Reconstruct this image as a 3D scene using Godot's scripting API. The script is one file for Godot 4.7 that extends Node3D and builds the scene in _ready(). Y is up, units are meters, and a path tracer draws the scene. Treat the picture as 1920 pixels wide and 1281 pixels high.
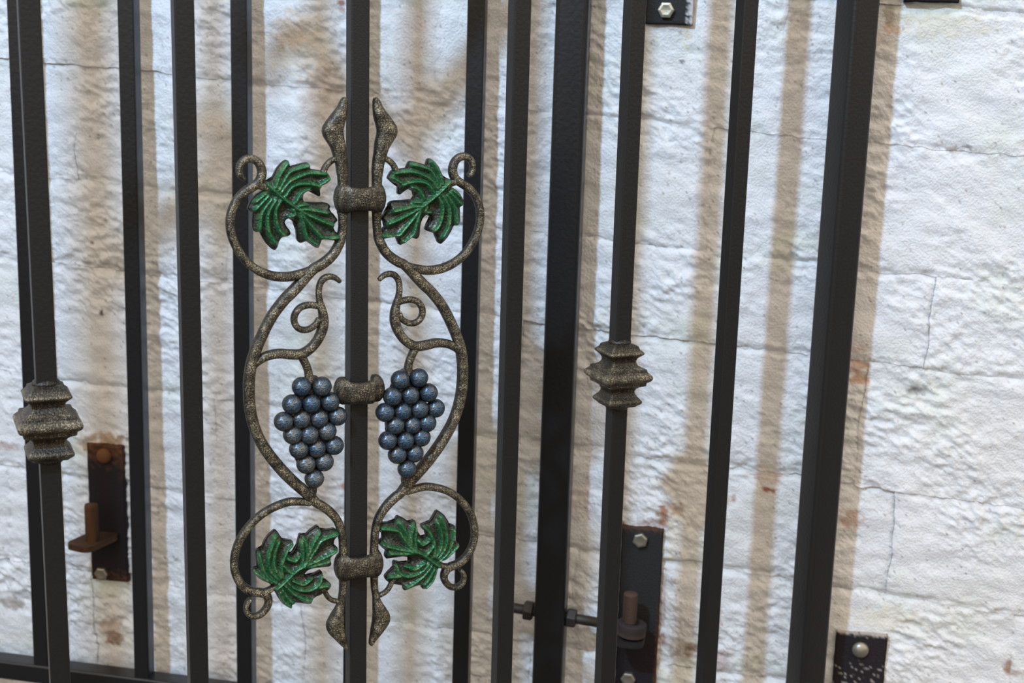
extends Node3D

# ------------------------------------------------------------------ constants of the place
# World: x runs along the front gate, y is up, z comes out of the front gate towards the viewer.
const WALL_YAW := -34.0
const BACK_YAW := -35.0
var WALL := Transform3D()      # wall frame: x along the wall, y up, z out of the wall
var M := {}                    # materials
var taken := {}
var rng := RandomNumberGenerator.new()
var na := FastNoiseLite.new()
var nb := FastNoiseLite.new()
var nc := FastNoiseLite.new()
var nd := FastNoiseLite.new()

func _ready() -> void:
	rng.seed = 7
	# ---- camera
	var cam := Camera3D.new()
	cam.name = "camera"
	cam.transform = Transform3D(Basis(Vector3(0.91370759, 0.02691879, 0.40547973), Vector3(0.06314427, 0.97627945, -0.20710199), Vector3(-0.40143646, 0.21483439, 0.89033418)).orthonormalized(), Vector3(-0.37528551, 1.45, 1.16844922))
	cam.near = 0.05
	cam.far = 60.0
	var lens := CameraAttributesPhysical.new()
	lens.frustum_focal_length = 71.31
	lens.frustum_near = 0.05
	lens.frustum_far = 60.0
	lens.frustum_focus_distance = 1.27
	lens.exposure_aperture = 11.0
	cam.attributes = lens
	add_child(cam)
	cam.fov = 27.5788
	cam.current = true
	# ---- surroundings: a warm, dim, even light from all round
	var env := Environment.new()
	var sky := ProceduralSkyMaterial.new()
	sky.sky_top_color = Color(0.98, 0.84, 0.69).linear_to_srgb()
	sky.sky_horizon_color = Color(0.74, 0.635, 0.52).linear_to_srgb()
	sky.sky_curve = 0.3
	sky.ground_bottom_color = Color(0.07, 0.058, 0.048).linear_to_srgb()
	sky.ground_horizon_color = Color(0.10, 0.085, 0.07).linear_to_srgb()
	sky.sun_angle_max = 0.0
	sky.sky_energy_multiplier = 1.22
	env.background_mode = Environment.BG_SKY
	env.sky = Sky.new()
	env.sky.sky_material = sky
	env.tonemap_mode = Environment.TONE_MAPPER_LINEAR
	env.tonemap_exposure = 1.0
	env.sdfgi_enabled = true
	env.ssao_enabled = true
	env.ssil_enabled = true
	var we := WorldEnvironment.new()
	we.name = "surroundings"
	we.environment = env
	add_child(we)
	# ---- the cool white lamp high on the left (its pole and bulb are built in build_lamp)
	var wn := Vector3(sin(deg_to_rad(WALL_YAW)), 0, cos(deg_to_rad(WALL_YAW)))
	var wu := Vector3(wn.z, 0, -wn.x)
	WALL = Transform3D(Basis(wu, Vector3.UP, wn), Vector3(0.5205, 0, 0) - wn * 0.05)
	var lamp := OmniLight3D.new()
	lamp.name = "lamp_light"
	lamp.position = Vector3(-1.3, 2.75, 1.1)
	lamp.light_color = Color(0.70, 0.85, 1.0)
	lamp.light_energy = 6.2
	lamp.light_size = 0.055
	lamp.omni_range = 12.0
	lamp.omni_attenuation = 2.0
	lamp.shadow_enabled = true
	add_child(lamp)

	make_noises()
	make_materials()
	build_wall()
	build_floor()
	build_front_gate()
	build_back_gate()
	build_brackets()
	build_lamp()

# ------------------------------------------------------------------ small helpers
func V(x: float, y: float, w: float) -> Vector3:
	return Vector3(x, y, w) * 0.001

func P(x: float, y: float) -> Vector2:
	return Vector2(x, y) * 0.001

func numbered(n: String, parent: Node) -> String:
	var key := str(parent.get_instance_id()) + n
	var k: int = taken.get(key, 0)
	taken[key] = k + 1
	return n if k == 0 else "%s_%03d" % [n, k]

func tag(o: Node, label: String, category: String, group := "") -> void:
	o.set_meta("label", label)
	o.set_meta("category", category)
	if group:
		o.set_meta("group", group)

func empty(n: String, parent: Node, t := Transform3D()) -> Node3D:
	var o := Node3D.new()
	o.name = numbered(n, parent)
	parent.add_child(o, true)
	o.transform = t
	return o

func part(n: String, mesh: Mesh, mat: Material, parent: Node, t := Transform3D()) -> MeshInstance3D:
	var o := MeshInstance3D.new()
	o.name = numbered(n, parent)
	o.mesh = mesh
	o.material_override = mat
	parent.add_child(o, true)
	o.transform = t
	return o

func lin(r: float, g: float, b: float) -> Color:
	return Color(r, g, b)

# Mesh from raw arrays; smooth area-weighted normals; turned inside out if its volume says so.
func solid(v: PackedVector3Array, idx: PackedInt32Array, col := PackedColorArray(), closed := true) -> ArrayMesh:
	if closed:
		var vol := 0.0
		for i in range(0, idx.size(), 3):
			vol += v[idx[i]].dot(v[idx[i + 1]].cross(v[idx[i + 2]]))
		if vol > 0.0:       # counter-clockwise outside: Godot wants clockwise
			for i in range(0, idx.size(), 3):
				var s := idx[i + 1]
				idx[i + 1] = idx[i + 2]
				idx[i + 2] = s
	var nrm := PackedVector3Array()
	nrm.resize(v.size())
	for i in range(0, idx.size(), 3):
		var a := v[idx[i]]
		var n := (v[idx[i + 2]] - a).cross(v[idx[i + 1]] - a)
		nrm[idx[i]] += n
		nrm[idx[i + 1]] += n
		nrm[idx[i + 2]] += n
	for i in nrm.size():
		nrm[i] = nrm[i].normalized()
	var arr := []
	arr.resize(Mesh.ARRAY_MAX)
	arr[Mesh.ARRAY_VERTEX] = v
	arr[Mesh.ARRAY_NORMAL] = nrm
	arr[Mesh.ARRAY_INDEX] = idx
	if col.size() == v.size():
		arr[Mesh.ARRAY_COLOR] = col
	var m := ArrayMesh.new()
	m.add_surface_from_arrays(Mesh.PRIMITIVE_TRIANGLES, arr)
	return m

# A rounded rectangle as a loop of points.
func round_rect(w: float, h: float, r: float, k := 4) -> PackedVector2Array:
	var out := PackedVector2Array()
	for c in 4:
		var sx := 1.0 if c == 0 or c == 3 else -1.0
		var sy := 1.0 if c < 2 else -1.0
		for i in k + 1:
			var a := (c + float(i) / k) * PI / 2
			out.append(Vector2(sx * (w / 2 - r) + r * cos(a), sy * (h / 2 - r) + r * sin(a)))
	return out

# Loft of loops along y: each ring is [y, PackedVector2Array]; flat caps with their own points.
func loft(rings: Array, caps := true, colf = null) -> ArrayMesh:
	var v := PackedVector3Array()
	var idx := PackedInt32Array()
	var n: int = rings[0][1].size()
	for r in rings:
		for p in r[1]:
			v.append(Vector3(p.x, r[0], p.y))
	for j in rings.size() - 1:
		for i in n:
			var a := j * n + i
			var b := j * n + (i + 1) % n
			idx.append_array([a, b, a + n, b, b + n, a + n])
	if caps:
		for e in 2:
			var r = rings[0] if e == 0 else rings[rings.size() - 1]
			var at := v.size()
			for p in r[1]:
				v.append(Vector3(p.x, r[0], p.y))
			for i in range(1, n - 1):
				if e == 0:
					idx.append_array([at, at + i + 1, at + i])
				else:
					idx.append_array([at, at + i, at + i + 1])
	var col := PackedColorArray()
	if colf != null:
		for p in v:
			col.append(colf.call(p))
	return solid(v, idx, col)

func bar_mesh(w: float, d: float, len: float, r: float) -> ArrayMesh:
	var loop := round_rect(w, d, r, 3)
	return loft([[0.0, loop], [len, loop]])

func catmull(a: Vector3, b: Vector3, c: Vector3, d: Vector3, t: float) -> Vector3:
	return 0.5 * (2.0 * b + (c - a) * t + (2.0 * a - 5.0 * b + 4.0 * c - d) * t * t + (3.0 * b - 3.0 * c + d - a) * t * t * t)

# A cast branch: path points carry x, y and half-width in the plane of the casting; depth is its own.
func branch(pts: Array, sgn: float, zc: float, dmin: float, dmax: float, crest: float) -> ArrayMesh:
	var path: Array[Vector3] = []
	for i in pts.size() - 1:
		var a: Vector3 = pts[maxi(i - 1, 0)]
		var b: Vector3 = pts[i]
		var c: Vector3 = pts[i + 1]
		var d: Vector3 = pts[mini(i + 2, pts.size() - 1)]
		var len := Vector2(c.x - b.x, c.y - b.y).length()
		var k := maxi(2, int(len / 0.0014))
		for s in k:
			path.append(catmull(a, b, c, d, float(s) / k))
	path.append(pts[pts.size() - 1])
	# rounded ends
	var full: Array[Vector3] = []
	var t0 := Vector2(path[0].x - path[1].x, path[0].y - path[1].y).normalized()
	var e := path.size() - 1
	var t1 := Vector2(path[e].x - path[e - 1].x, path[e].y - path[e - 1].y).normalized()
	for s: float in [0.0, 0.3, 0.6, 0.85]:
		var q := sqrt(1.0 - pow(1.0 - s, 2.0))
		var back := path[0].z * (1.0 - s) * 0.8
		full.append(Vector3(path[0].x + t0.x * back, path[0].y + t0.y * back, maxf(path[0].z * q, 0.00005)))
	full.append_array(path)
	for s: float in [0.85, 0.6, 0.3, 0.0]:
		var q := sqrt(1.0 - pow(1.0 - s, 2.0))
		var on := path[e].z * (1.0 - s) * 0.8
		full.append(Vector3(path[e].x + t1.x * on, path[e].y + t1.y * on, maxf(path[e].z * q, 0.00005)))
	var v := PackedVector3Array()
	var col := PackedColorArray()
	var idx := PackedInt32Array()
	var n := 16
	for i in full.size():
		var p := full[i]
		var a := full[maxi(i - 1, 0)]
		var b := full[mini(i + 1, full.size() - 1)]
		var t := Vector2(b.x - a.x, b.y - a.y).normalized()
		var side := Vector2(-t.y, t.x)
		var capk := 1.0
		if i < 4:
			capk = p.z / path[0].z
		elif i > full.size() - 5:
			capk = p.z / path[e].z
		var rd := clampf(p.z * 1.15, dmin, dmax) * capk
		for k in n:
			var ang := TAU * k / n
			var cx := cos(ang)
			var cz := sin(ang)
			# the back half is flatter than the front, the front has a soft crest
			var ux := signf(cx) * pow(absf(cx), 0.85) * p.z
			var uz := (cz if cz > 0 else signf(cz) * pow(absf(cz), 0.6)) * rd
			var w := Vector3((p.x + side.x * ux) * sgn, p.y + side.y * ux, zc + uz)
			v.append(w)
			var g := smoothstep(0.35, 0.95, cz) * crest * 1.25
			g *= 0.25 + 1.1 * clampf(nb.get_noise_3d(w.x * 260, w.y * 260, w.z * 260 + 40.0) * 1.5 + 0.45, 0.0, 1.0)
			col.append(DARK.lerp(GOLD, clampf(g + 0.11, 0.0, 1.0)))
	for j in full.size() - 1:
		for k in n:
			var a := j * n + k
			var b := j * n + (k + 1) % n
			idx.append_array([a, b, a + n, b, b + n, a + n])
	return solid(v, idx, col)

const DARK := Color(0.042, 0.034, 0.027)
const GOLD := Color(0.52, 0.445, 0.31)

func ball(r: Vector3, n := 18, m := 12, colf = null) -> ArrayMesh:
	var v := PackedVector3Array()
	var idx := PackedInt32Array()
	var col := PackedColorArray()
	for j in m + 1:
		var b := PI * j / m - PI / 2
		for i in n:
			var a := TAU * i / n
			var d := Vector3(cos(a) * cos(b), sin(b), sin(a) * cos(b))
			v.append(d * r)
			if colf != null:
				col.append(colf.call(d))
	for j in m:
		for i in n:
			var a := j * n + i
			var b := j * n + (i + 1) % n
			idx.append_array([a, b, a + n, b, b + n, a + n])
	return solid(v, idx, col)

# Lathe about y: profile of (radius, y).
func lathe(prof: Array, n := 24, hex := false) -> ArrayMesh:
	var rings := []
	for p in prof:
		var loop := PackedVector2Array()
		for i in n:
			var a := TAU * i / n
			var r: float = p.x
			if hex:
				r *= cos(PI / 6) / cos(fposmod(a, PI / 3) - PI / 6)
			loop.append(Vector2(cos(a), sin(a)) * r)
		rings.append([p.y, loop])
	return loft(rings)

# ------------------------------------------------------------------ materials
func make_noises() -> void:
	for k in [[na, 11, 0.02, 4], [nb, 23, 0.35, 3], [nc, 37, 0.012, 5], [nd, 51, 0.12, 3]]:
		var n: FastNoiseLite = k[0]
		n.seed = k[1]
		n.noise_type = FastNoiseLite.TYPE_SIMPLEX_SMOOTH
		n.frequency = k[2]
		n.fractal_type = FastNoiseLite.FRACTAL_FBM
		n.fractal_octaves = k[3]

func fleck_texture(seed_: int, base: float, amount: float, hi: Color) -> ImageTexture:
	# paint brushed over dark casting: bright flecks in clusters
	var im := Image.create(384, 384, false, Image.FORMAT_RGB8)
	var n := FastNoiseLite.new()
	n.seed = seed_
	n.frequency = 0.11
	n.fractal_octaves = 2
	var big := FastNoiseLite.new()
	big.seed = seed_ + 5
	big.frequency = 0.018
	var r := RandomNumberGenerator.new()
	r.seed = seed_
	for y in 384:
		for x in 384:
			# blend across the border so that the tile repeats without a seam
			var fx := clampf((x - 320) / 64.0, 0.0, 1.0)
			var fy := clampf((y - 320) / 64.0, 0.0, 1.0)
			var s := lerpf(lerpf(n.get_noise_2d(x, y), n.get_noise_2d(x - 384, y), fx), lerpf(n.get_noise_2d(x, y - 384), n.get_noise_2d(x - 384, y - 384), fx), fy)
			var g := lerpf(lerpf(big.get_noise_2d(x, y), big.get_noise_2d(x - 384, y), fx), lerpf(big.get_noise_2d(x, y - 384), big.get_noise_2d(x - 384, y - 384), fx), fy)
			var t := smoothstep(0.02, 0.34, s + g * 0.5 + r.randf_range(-0.16, 0.16) + amount)
			var c := Color(base, base, base).lerp(hi, t)
			im.set_pixel(x, y, c.linear_to_srgb())
	return ImageTexture.create_from_image(im)

func bump(seed_: int, freq: float, strength: float, size := 256) -> NoiseTexture2D:
	var t := NoiseTexture2D.new()
	t.width = size
	t.height = size
	t.seamless = true
	t.as_normal_map = true
	t.bump_strength = strength
	var n := FastNoiseLite.new()
	n.seed = seed_
	n.frequency = freq
	n.fractal_octaves = 4
	t.noise = n
	return t

func mat(n: String, c: Color, rough: float, metal := 0.0, spec := 0.5) -> StandardMaterial3D:
	var m := StandardMaterial3D.new()
	m.resource_name = n
	m.albedo_color = c.linear_to_srgb()
	m.roughness = rough
	m.metallic = metal
	m.metallic_specular = spec
	M[n] = m
	return m

func triplanar(m: StandardMaterial3D, scale: float, world := false) -> void:
	m.uv1_triplanar = true
	m.uv1_world_triplanar = world
	m.uv1_scale = Vector3.ONE * scale

func make_materials() -> void:
	var m := mat("black_paint", lin(0.0135, 0.0130, 0.0126), 0.40, 0.0, 0.43)
	m.normal_enabled = true
	m.normal_texture = bump(3, 0.05, 2.0)
	m.normal_scale = 0.25
	triplanar(m, 16.0)
	m = mat("black_paint_bumpy", lin(0.0145, 0.0138, 0.0132), 0.44, 0.0, 0.43)
	m.normal_enabled = true
	m.normal_texture = bump(4, 0.03, 8.0)
	m.normal_scale = 0.22
	triplanar(m, 50.0)
	m = mat("back_paint", lin(0.0065, 0.0072, 0.0088), 0.32)
	m.normal_enabled = true
	m.normal_texture = bump(5, 0.04, 2.0)
	m.normal_scale = 0.2
	triplanar(m, 14.0)
	var grain := bump(8, 0.12, 6.0)
	m = mat("cast_bronze", Color.WHITE, 0.46, 0.25, 0.5)
	m.vertex_color_use_as_albedo = true
	m.albedo_texture = fleck_texture(31, 0.10, -0.09, Color(1.0, 0.98, 0.92))
	m.normal_enabled = true
	m.normal_texture = grain
	m.normal_scale = 0.45
	triplanar(m, 15.0)
	m = mat("cast_green", Color.WHITE, 0.33, 0.25, 0.5)
	m.vertex_color_use_as_albedo = true
	m.albedo_texture = fleck_texture(47, 0.40, 0.12, Color(1.0, 1.0, 0.95))
	m.normal_enabled = true
	m.normal_texture = grain
	m.normal_scale = 0.4
	triplanar(m, 12.0)
	m = mat("cast_blue", Color.WHITE, 0.33, 0.5, 0.55)
	m.vertex_color_use_as_albedo = true
	m.albedo_texture = fleck_texture(61, 0.34, 0.10, Color(1.0, 0.97, 0.90))
	m.normal_enabled = true
	m.normal_texture = grain
	m.normal_scale = 0.4
	triplanar(m, 13.0)
	m = mat("white_paint", Color.WHITE, 0.72, 0.0, 0.35)
	m.vertex_color_use_as_albedo = true
	m.normal_enabled = true
	m.normal_texture = bump(15, 0.06, 10.0, 512)
	m.normal_scale = 0.38
	triplanar(m, 9.0)
	m = mat("rusty_steel", Color.WHITE, 0.75, 0.1, 0.4)
	m.vertex_color_use_as_albedo = true
	m.normal_enabled = true
	m.normal_texture = bump(21, 0.08, 8.0)
	m.normal_scale = 0.2
	triplanar(m, 14.0)
	m = mat("bolt_zinc", lin(0.34, 0.32, 0.27), 0.38, 0.75)
	m = mat("bolt_bright", lin(0.62, 0.62, 0.52), 0.30, 0.8)
	m = mat("dark_steel", lin(0.040, 0.036, 0.034), 0.5, 0.4)
	m = mat("concrete", lin(0.10, 0.088, 0.075), 0.9)
	m.normal_enabled = true
	m.normal_texture = bump(25, 0.06, 6.0)
	triplanar(m, 3.0)
	m = mat("glow", Color(0.8, 0.8, 0.8), 0.5)
	m.emission_enabled = true
	m.emission = Color(0.74, 0.87, 1.0)
	m.emission_energy_multiplier = 3.0
	m = mat("web", lin(0.30, 0.25, 0.21), 0.8)

func scroll_paths() -> Dictionary:
	return {
		"stem": [V(15.8,163.3,4.4), V(15.5,154.5,3.9), V(15.9,145.6,3.7), V(17.5,136.7,4.2), V(20.5,129.9,4.3), V(24.4,123.8,4.4), V(29.9,118.8,4.6), V(36.2,114.7,4.6), V(43.3,110.6,4.6), V(59.4,94.0,5.0), V(68.0,85.9,4.9), V(78.5,72.8,4.8), V(88.0,55.5,4.8), V(95.8,37.1,4.9), V(99.4,20.8,5.0), V(100.1,5.6,5.0), V(99.2,-9.7,5.0), V(96.1,-24.8,5.0), V(90.4,-39.7,5.0), V(81.7,-54.4,5.2), V(71.0,-68.8,5.3), V(59.9,-81.3,5.2), V(49.6,-91.4,5.2), V(40.1,-102.2,4.4), V(35.7,-105.1,4.4), V(27.8,-111.9,4.3), V(21.3,-120.1,4.0), V(17.7,-128.5,3.9), V(15.7,-138.5,3.7), V(15.1,-148.6,3.6), V(15.0,-157.5,4.0), V(15.0,-170.8,4.3), V(15.1,-181.1,3.5), V(15.5,-191.6,3.2), V(17.0,-200.8,3.3), V(18.5,-208.5,4.7), V(20.9,-216.4,6.9), V(22.4,-223.4,8.7), V(21.0,-228.5,7.9), V(18.4,-234.1,6.1), V(15.7,-239.7,4.5), V(13.4,-244.7,2.9), V(12.2,-248.0,1.6)],
		"spike_top": [V(14.0,257.9,2.2), V(14.6,255.6,3.4), V(16.1,250.0,4.6), V(18.3,244.3,6.2), V(20.9,239.3,7.4), V(23.6,233.5,8.9), V(24.5,230.5,9.5), V(22.4,224.5,8.0), V(20.0,218.5,6.8), V(18.5,211.3,5.8), V(16.9,204.1,5.3), V(16.0,196.8,5.0), V(15.6,189.6,4.4), V(15.5,180.8,4.4), V(15.7,170.6,5.2), V(15.8,160.4,4.6)],
		"ring_up": [V(41.7,111.9,3.7), V(51.3,108.5,4.0), V(64.0,106.1,4.2), V(76.9,107.1,4.2), V(89.7,112.0,3.9), V(100.1,120.2,3.7), V(107.3,129.9,3.7), V(112.3,141.1,3.7), V(114.2,151.7,3.7), V(113.1,162.4,3.7), V(108.8,172.3,3.7), V(102.1,179.5,3.9), V(94.8,184.1,4.0), V(89.9,187.6,4.0), V(86.9,192.9,4.0), V(86.8,198.8,3.9), V(89.5,204.7,3.7), V(95.1,207.9,3.6), V(100.7,207.0,3.4), V(104.8,203.1,3.1), V(105.8,197.8,2.8), V(104.7,193.4,2.5), V(102.3,191.2,2.1)],
		"leafstem_up": [V(89.9,186.1,3.7), V(84.3,184.0,3.3), V(78.8,181.7,2.5)],
		"link_up": [V(22.5,206.9,2.7), V(26.8,204.7,2.7), V(30.7,200.7,2.7), V(33.1,195.9,2.8), V(36.2,192.2,2.5)],
		"hook": [V(18.5,99.9,2.0), V(22.2,103.0,2.5), V(27.4,104.5,2.8), V(32.7,102.9,3.0), V(36.3,97.8,2.8), V(37.3,90.5,2.7), V(36.5,83.2,3.0), V(34.3,75.1,3.7), V(33.0,67.0,4.3), V(33.9,58.7,4.5), V(37.7,49.6,4.3), V(44.1,41.8,4.3), V(52.8,36.8,4.5), V(62.5,36.9,4.5), V(73.2,38.4,4.3), V(84.0,37.0,4.1), V(92.0,33.1,3.9), V(97.0,29.0,3.9)],
		"curl": [V(35.9,78.3,3.2), V(40.9,79.5,3.0), V(47.5,80.1,3.0), V(54.2,78.1,3.0), V(58.5,72.9,3.0), V(59.6,67.3,3.0), V(57.3,61.4,2.9), V(52.2,58.3,2.9), V(45.9,58.7,2.8), V(40.1,62.4,2.8), V(37.6,66.5,2.7)],
		"stalk": [V(54.4,37.1,3.9), V(50.6,29.9,3.7), V(47.6,22.6,3.6), V(46.4,15.2,3.9), V(47.4,9.5,4.5)],
		"ring_low": [V(46.7,-101.2,3.3), V(57.1,-99.1,3.6), V(66.0,-98.6,3.7), V(76.5,-101.0,3.6), V(87.1,-105.4,3.6), V(97.1,-112.5,3.6), V(105.7,-121.9,3.6), V(111.8,-132.4,3.6), V(115.1,-144.1,3.6), V(115.4,-155.5,3.6), V(112.5,-165.7,3.7), V(106.8,-174.1,3.9), V(99.2,-179.5,4.0), V(91.6,-181.5,4.1), V(87.0,-184.3,4.0), V(85.0,-190.1,3.6), V(86.8,-196.5,3.3), V(91.9,-201.8,3.1), V(98.1,-203.1,2.8), V(103.5,-200.4,2.5), V(105.7,-194.6,2.3), V(104.3,-189.0,2.1), V(101.7,-186.4,1.9)],
		"leafstem_low": [V(92.3,-182.0,3.7), V(85.4,-180.3,2.9), V(79.3,-177.2,2.3)],
		"link_low": [V(20.5,-200.1,2.3), V(25.5,-198.3,2.3), V(29.6,-194.4,2.4), V(32.1,-189.5,2.4), V(34.3,-186.1,2.3)],
	}

func leaf_outline(low: bool) -> Array:
	if low:
		return [P(80.7,-178.7), P(83.2,-173.6), P(89.0,-171.2), P(93.4,-167.5), P(97.7,-162.8), P(100.0,-158.8), P(98.4,-157.6), P(94.6,-158.4), P(95.4,-149.4), P(95.8,-141.4), P(94.1,-140.2), P(90.3,-141.2), P(88.6,-135.4), P(84.4,-128.8), P(78.2,-123.8), P(76.2,-124.9), P(72.8,-131.0), P(70.1,-134.6), P(66.0,-135.1), P(61.5,-136.4), P(62.4,-140.2), P(66.6,-144.0), P(67.1,-147.5), P(64.7,-149.2), P(61.2,-147.5), P(58.4,-142.9), P(56.8,-136.6), P(55.2,-130.5), P(52.4,-131.1), P(50.5,-133.1), P(45.8,-128.7), P(38.8,-124.5), P(36.9,-126.1), P(35.6,-130.3), P(29.6,-130.0), P(22.6,-129.4), P(18.7,-132.4), P(19.7,-136.6), P(23.3,-140.5), P(23.8,-145.2), P(20.8,-146.7), P(19.4,-149.0), P(22.6,-153.3), P(27.6,-157.8), P(25.8,-162.4), P(26.8,-165.2), P(33.2,-165.0), P(43.8,-165.0), P(48.8,-166.5), P(51.4,-169.4), P(50.0,-171.8), P(46.0,-172.4), P(40.3,-170.6), P(35.4,-168.4), P(34.2,-170.7), P(34.7,-175.8), P(30.4,-178.2), P(26.0,-183.0), P(26.9,-186.4), P(29.7,-188.9), P(35.4,-191.4), P(44.7,-194.5), P(44.7,-199.4), P(48.2,-199.1), P(55.2,-196.9), P(62.6,-195.5), P(63.3,-200.5), P(66.5,-199.6), P(72.0,-195.2), P(76.1,-188.8), P(77.8,-182.4)]
	if not low:
		return [P(80.9,188.7), P(78.7,189.2), P(76.2,193.2), P(73.4,199.2), P(69.3,203.8), P(65.2,206.6), P(63.0,205.7), P(61.8,200.4), P(57.6,201.3), P(52.1,203.3), P(46.5,204.4), P(44.6,202.2), P(44.3,198.5), P(40.3,197.7), P(34.7,197.1), P(29.8,196.2), P(27.5,192.8), P(25.7,189.4), P(29.5,185.8), P(35.3,183.6), P(35.8,180.4), P(35.3,175.2), P(37.6,174.9), P(40.4,177.4), P(44.2,179.6), P(47.7,179.4), P(50.5,176.7), P(51.0,173.2), P(49.8,170.4), P(46.7,169.3), P(40.4,169.4), P(33.4,169.7), P(28.4,168.6), P(26.3,166.1), P(27.9,162.7), P(23.8,159.5), P(19.7,153.9), P(23.1,150.5), P(24.0,147.8), P(22.4,144.3), P(18.3,141.4), P(18.3,136.2), P(21.7,135.6), P(27.8,136.8), P(34.0,137.6), P(35.4,134.3), P(37.0,129.9), P(39.8,130.3), P(44.1,133.6), P(48.1,136.5), P(51.8,135.2), P(53.9,134.8), P(56.1,137.8), P(56.3,143.3), P(56.9,148.1), P(58.7,152.9), P(61.4,156.1), P(64.2,156.6), P(66.8,154.5), P(67.1,152.2), P(64.9,149.0), P(62.5,146.2), P(61.7,142.8), P(64.3,141.2), P(69.9,140.3), P(72.0,137.0), P(74.1,130.9), P(76.2,129.2), P(78.9,131.1), P(83.0,135.3), P(86.4,140.9), P(88.7,146.0), P(91.0,145.4), P(93.8,146.2), P(95.0,149.9), P(94.7,158.0), P(94.1,163.3), P(97.0,163.8), P(99.0,165.5), P(97.6,168.9), P(94.8,174.1), P(90.7,178.1), P(85.9,180.7), P(83.2,182.6), P(85.2,185.3), P(83.8,188.3)]
	return []

func leaf_ribs(low: bool) -> Array:
	if low:
		return [[P(82.9,-181.2), P(73.2,-174.0), P(62.0,-164.3), P(55.0,-160.2), P(51.5,-158.5)], [P(53.6,-160.8), P(50.4,-154.0), P(50.0,-143.2), P(52.1,-134.4)], [P(50.8,-156.8), P(46.5,-143.7), P(38.1,-129.7)], [P(50.1,-156.9), P(41.6,-144.3), P(36.0,-137.1), P(20.4,-133.3)], [P(50.8,-159.4), P(36.7,-155.1), P(22.6,-149.7)], [P(52.2,-161.0), P(42.4,-160.5), P(28.3,-158.4)], [P(55.0,-159.2), P(53.6,-147.8), P(54.9,-136.9)], [P(73.1,-167.5), P(73.4,-156.7), P(69.5,-145.7), P(62.5,-137.3)], [P(74.5,-168.4), P(79.9,-158.6), P(80.2,-146.5), P(76.3,-134.1)], [P(76.6,-169.9), P(83.4,-161.0), P(85.6,-147.9), P(79.0,-128.8)], [P(79.0,-172.4), P(88.2,-163.2), P(94.1,-144.6)], [P(83.5,-171.8), P(97.7,-160.1)], [P(67.6,-174.0), P(60.7,-180.8), P(48.8,-184.0), P(39.6,-180.2), P(35.4,-172.7)], [P(70.4,-176.5), P(62.2,-185.7), P(51.0,-192.8), P(44.7,-194.8)], [P(39.7,-182.4), P(29.0,-181.7)], [P(73.2,-179.7), P(67.8,-189.2), P(62.9,-194.7)], [P(75.3,-181.6), P(72.0,-191.5), P(65.7,-197.6)], [P(62.0,-164.7), P(66.9,-163.3), P(71.7,-156.9)], [P(67.5,-151.0), P(61.2,-154.0), P(57.7,-150.1)], [P(63.5,-172.5), P(53.7,-177.5), P(46.7,-173.4)]]
	if not low:
		return [[P(84.5,188.0), P(75.0,178.8), P(67.5,172.5), P(56.5,164.5)], [P(56.5,164.5), P(48.8,164.3), P(39.7,162.5), P(30.9,160.7)], [P(55.5,163.8), P(45.4,158.4), P(33.4,152.9), P(25.2,149.6)], [P(55.1,162.7), P(46.8,152.3), P(39.8,144.5), P(33.4,138.4), P(19.9,139.0)], [P(55.1,162.4), P(51.7,151.4), P(48.3,139.6), P(40.5,133.1)], [P(70.9,179.7), P(64.6,187.7), P(56.3,192.2), P(46.6,195.1), P(31.2,194.6)], [P(67.5,176.2), P(61.9,183.6), P(53.6,186.4), P(43.8,185.6), P(35.8,183.1)], [P(36.8,184.8), P(28.4,190.4)], [P(75.6,183.8), P(72.1,193.8), P(65.2,204.4)], [P(72.9,181.7), P(67.4,191.1), P(61.8,197.4), P(46.6,201.5)], [P(71.6,172.3), P(75.8,165.0), P(75.6,155.5), P(72.6,146.5), P(68.5,142.3)], [P(75.7,173.1), P(82.0,163.1), P(83.1,153.7), P(81.5,144.8), P(76.8,136.4)], [P(79.5,173.8), P(87.5,163.2), P(89.3,153.8), P(89.7,147.8)], [P(82.2,176.6), P(90.8,168.0), P(94.2,164.4)], [P(84.6,178.6), P(92.8,172.1)], [P(58.5,170.6), P(53.6,178.7), P(46.7,181.2)], [P(55.1,167.8), P(48.8,168.7)], [P(64.2,158.5), P(59.3,159.8), P(60.7,163.9)]]
	return []

func grape_spots() -> Array:
	return [P(36.8,7.8), P(54.5,8.4), P(29.2,-7.0), P(46.4,-7.2), P(63.9,-6.2), P(22.0,-21.0), P(39.1,-21.7), P(55.4,-20.9), P(71.2,-21.6), P(31.9,-34.0), P(48.6,-35.4), P(62.9,-34.5), P(25.2,-48.0), P(41.5,-49.2), P(57.7,-48.1), P(34.5,-62.3), P(51.1,-62.7), P(43.8,-76.8)]

# ------------------------------------------------------------------ the wall
const COURSES := [2.02, 1.885, 1.757, 1.617, 1.487, 1.345, 1.211, 1.110, 0.968, 0.846, 0.722, 0.592, 0.47, 0.345, 0.22, 0.10, -0.03]
const TILT := 0.06

func course_line(k: int, u: float) -> float:
	return COURSES[k] - TILT * (u - 0.11) + 0.005 * na.get_noise_2d(u * 260.0, k * 77.0) + 0.0025 * na.get_noise_2d(u * 1400.0, k * 31.0)

func joint_u(k: int, j: int, v: float, starts: Array) -> float:
	return starts[j] + 0.006 * na.get_noise_2d(v * 500.0, k * 53.0 + j * 19.0)

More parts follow.
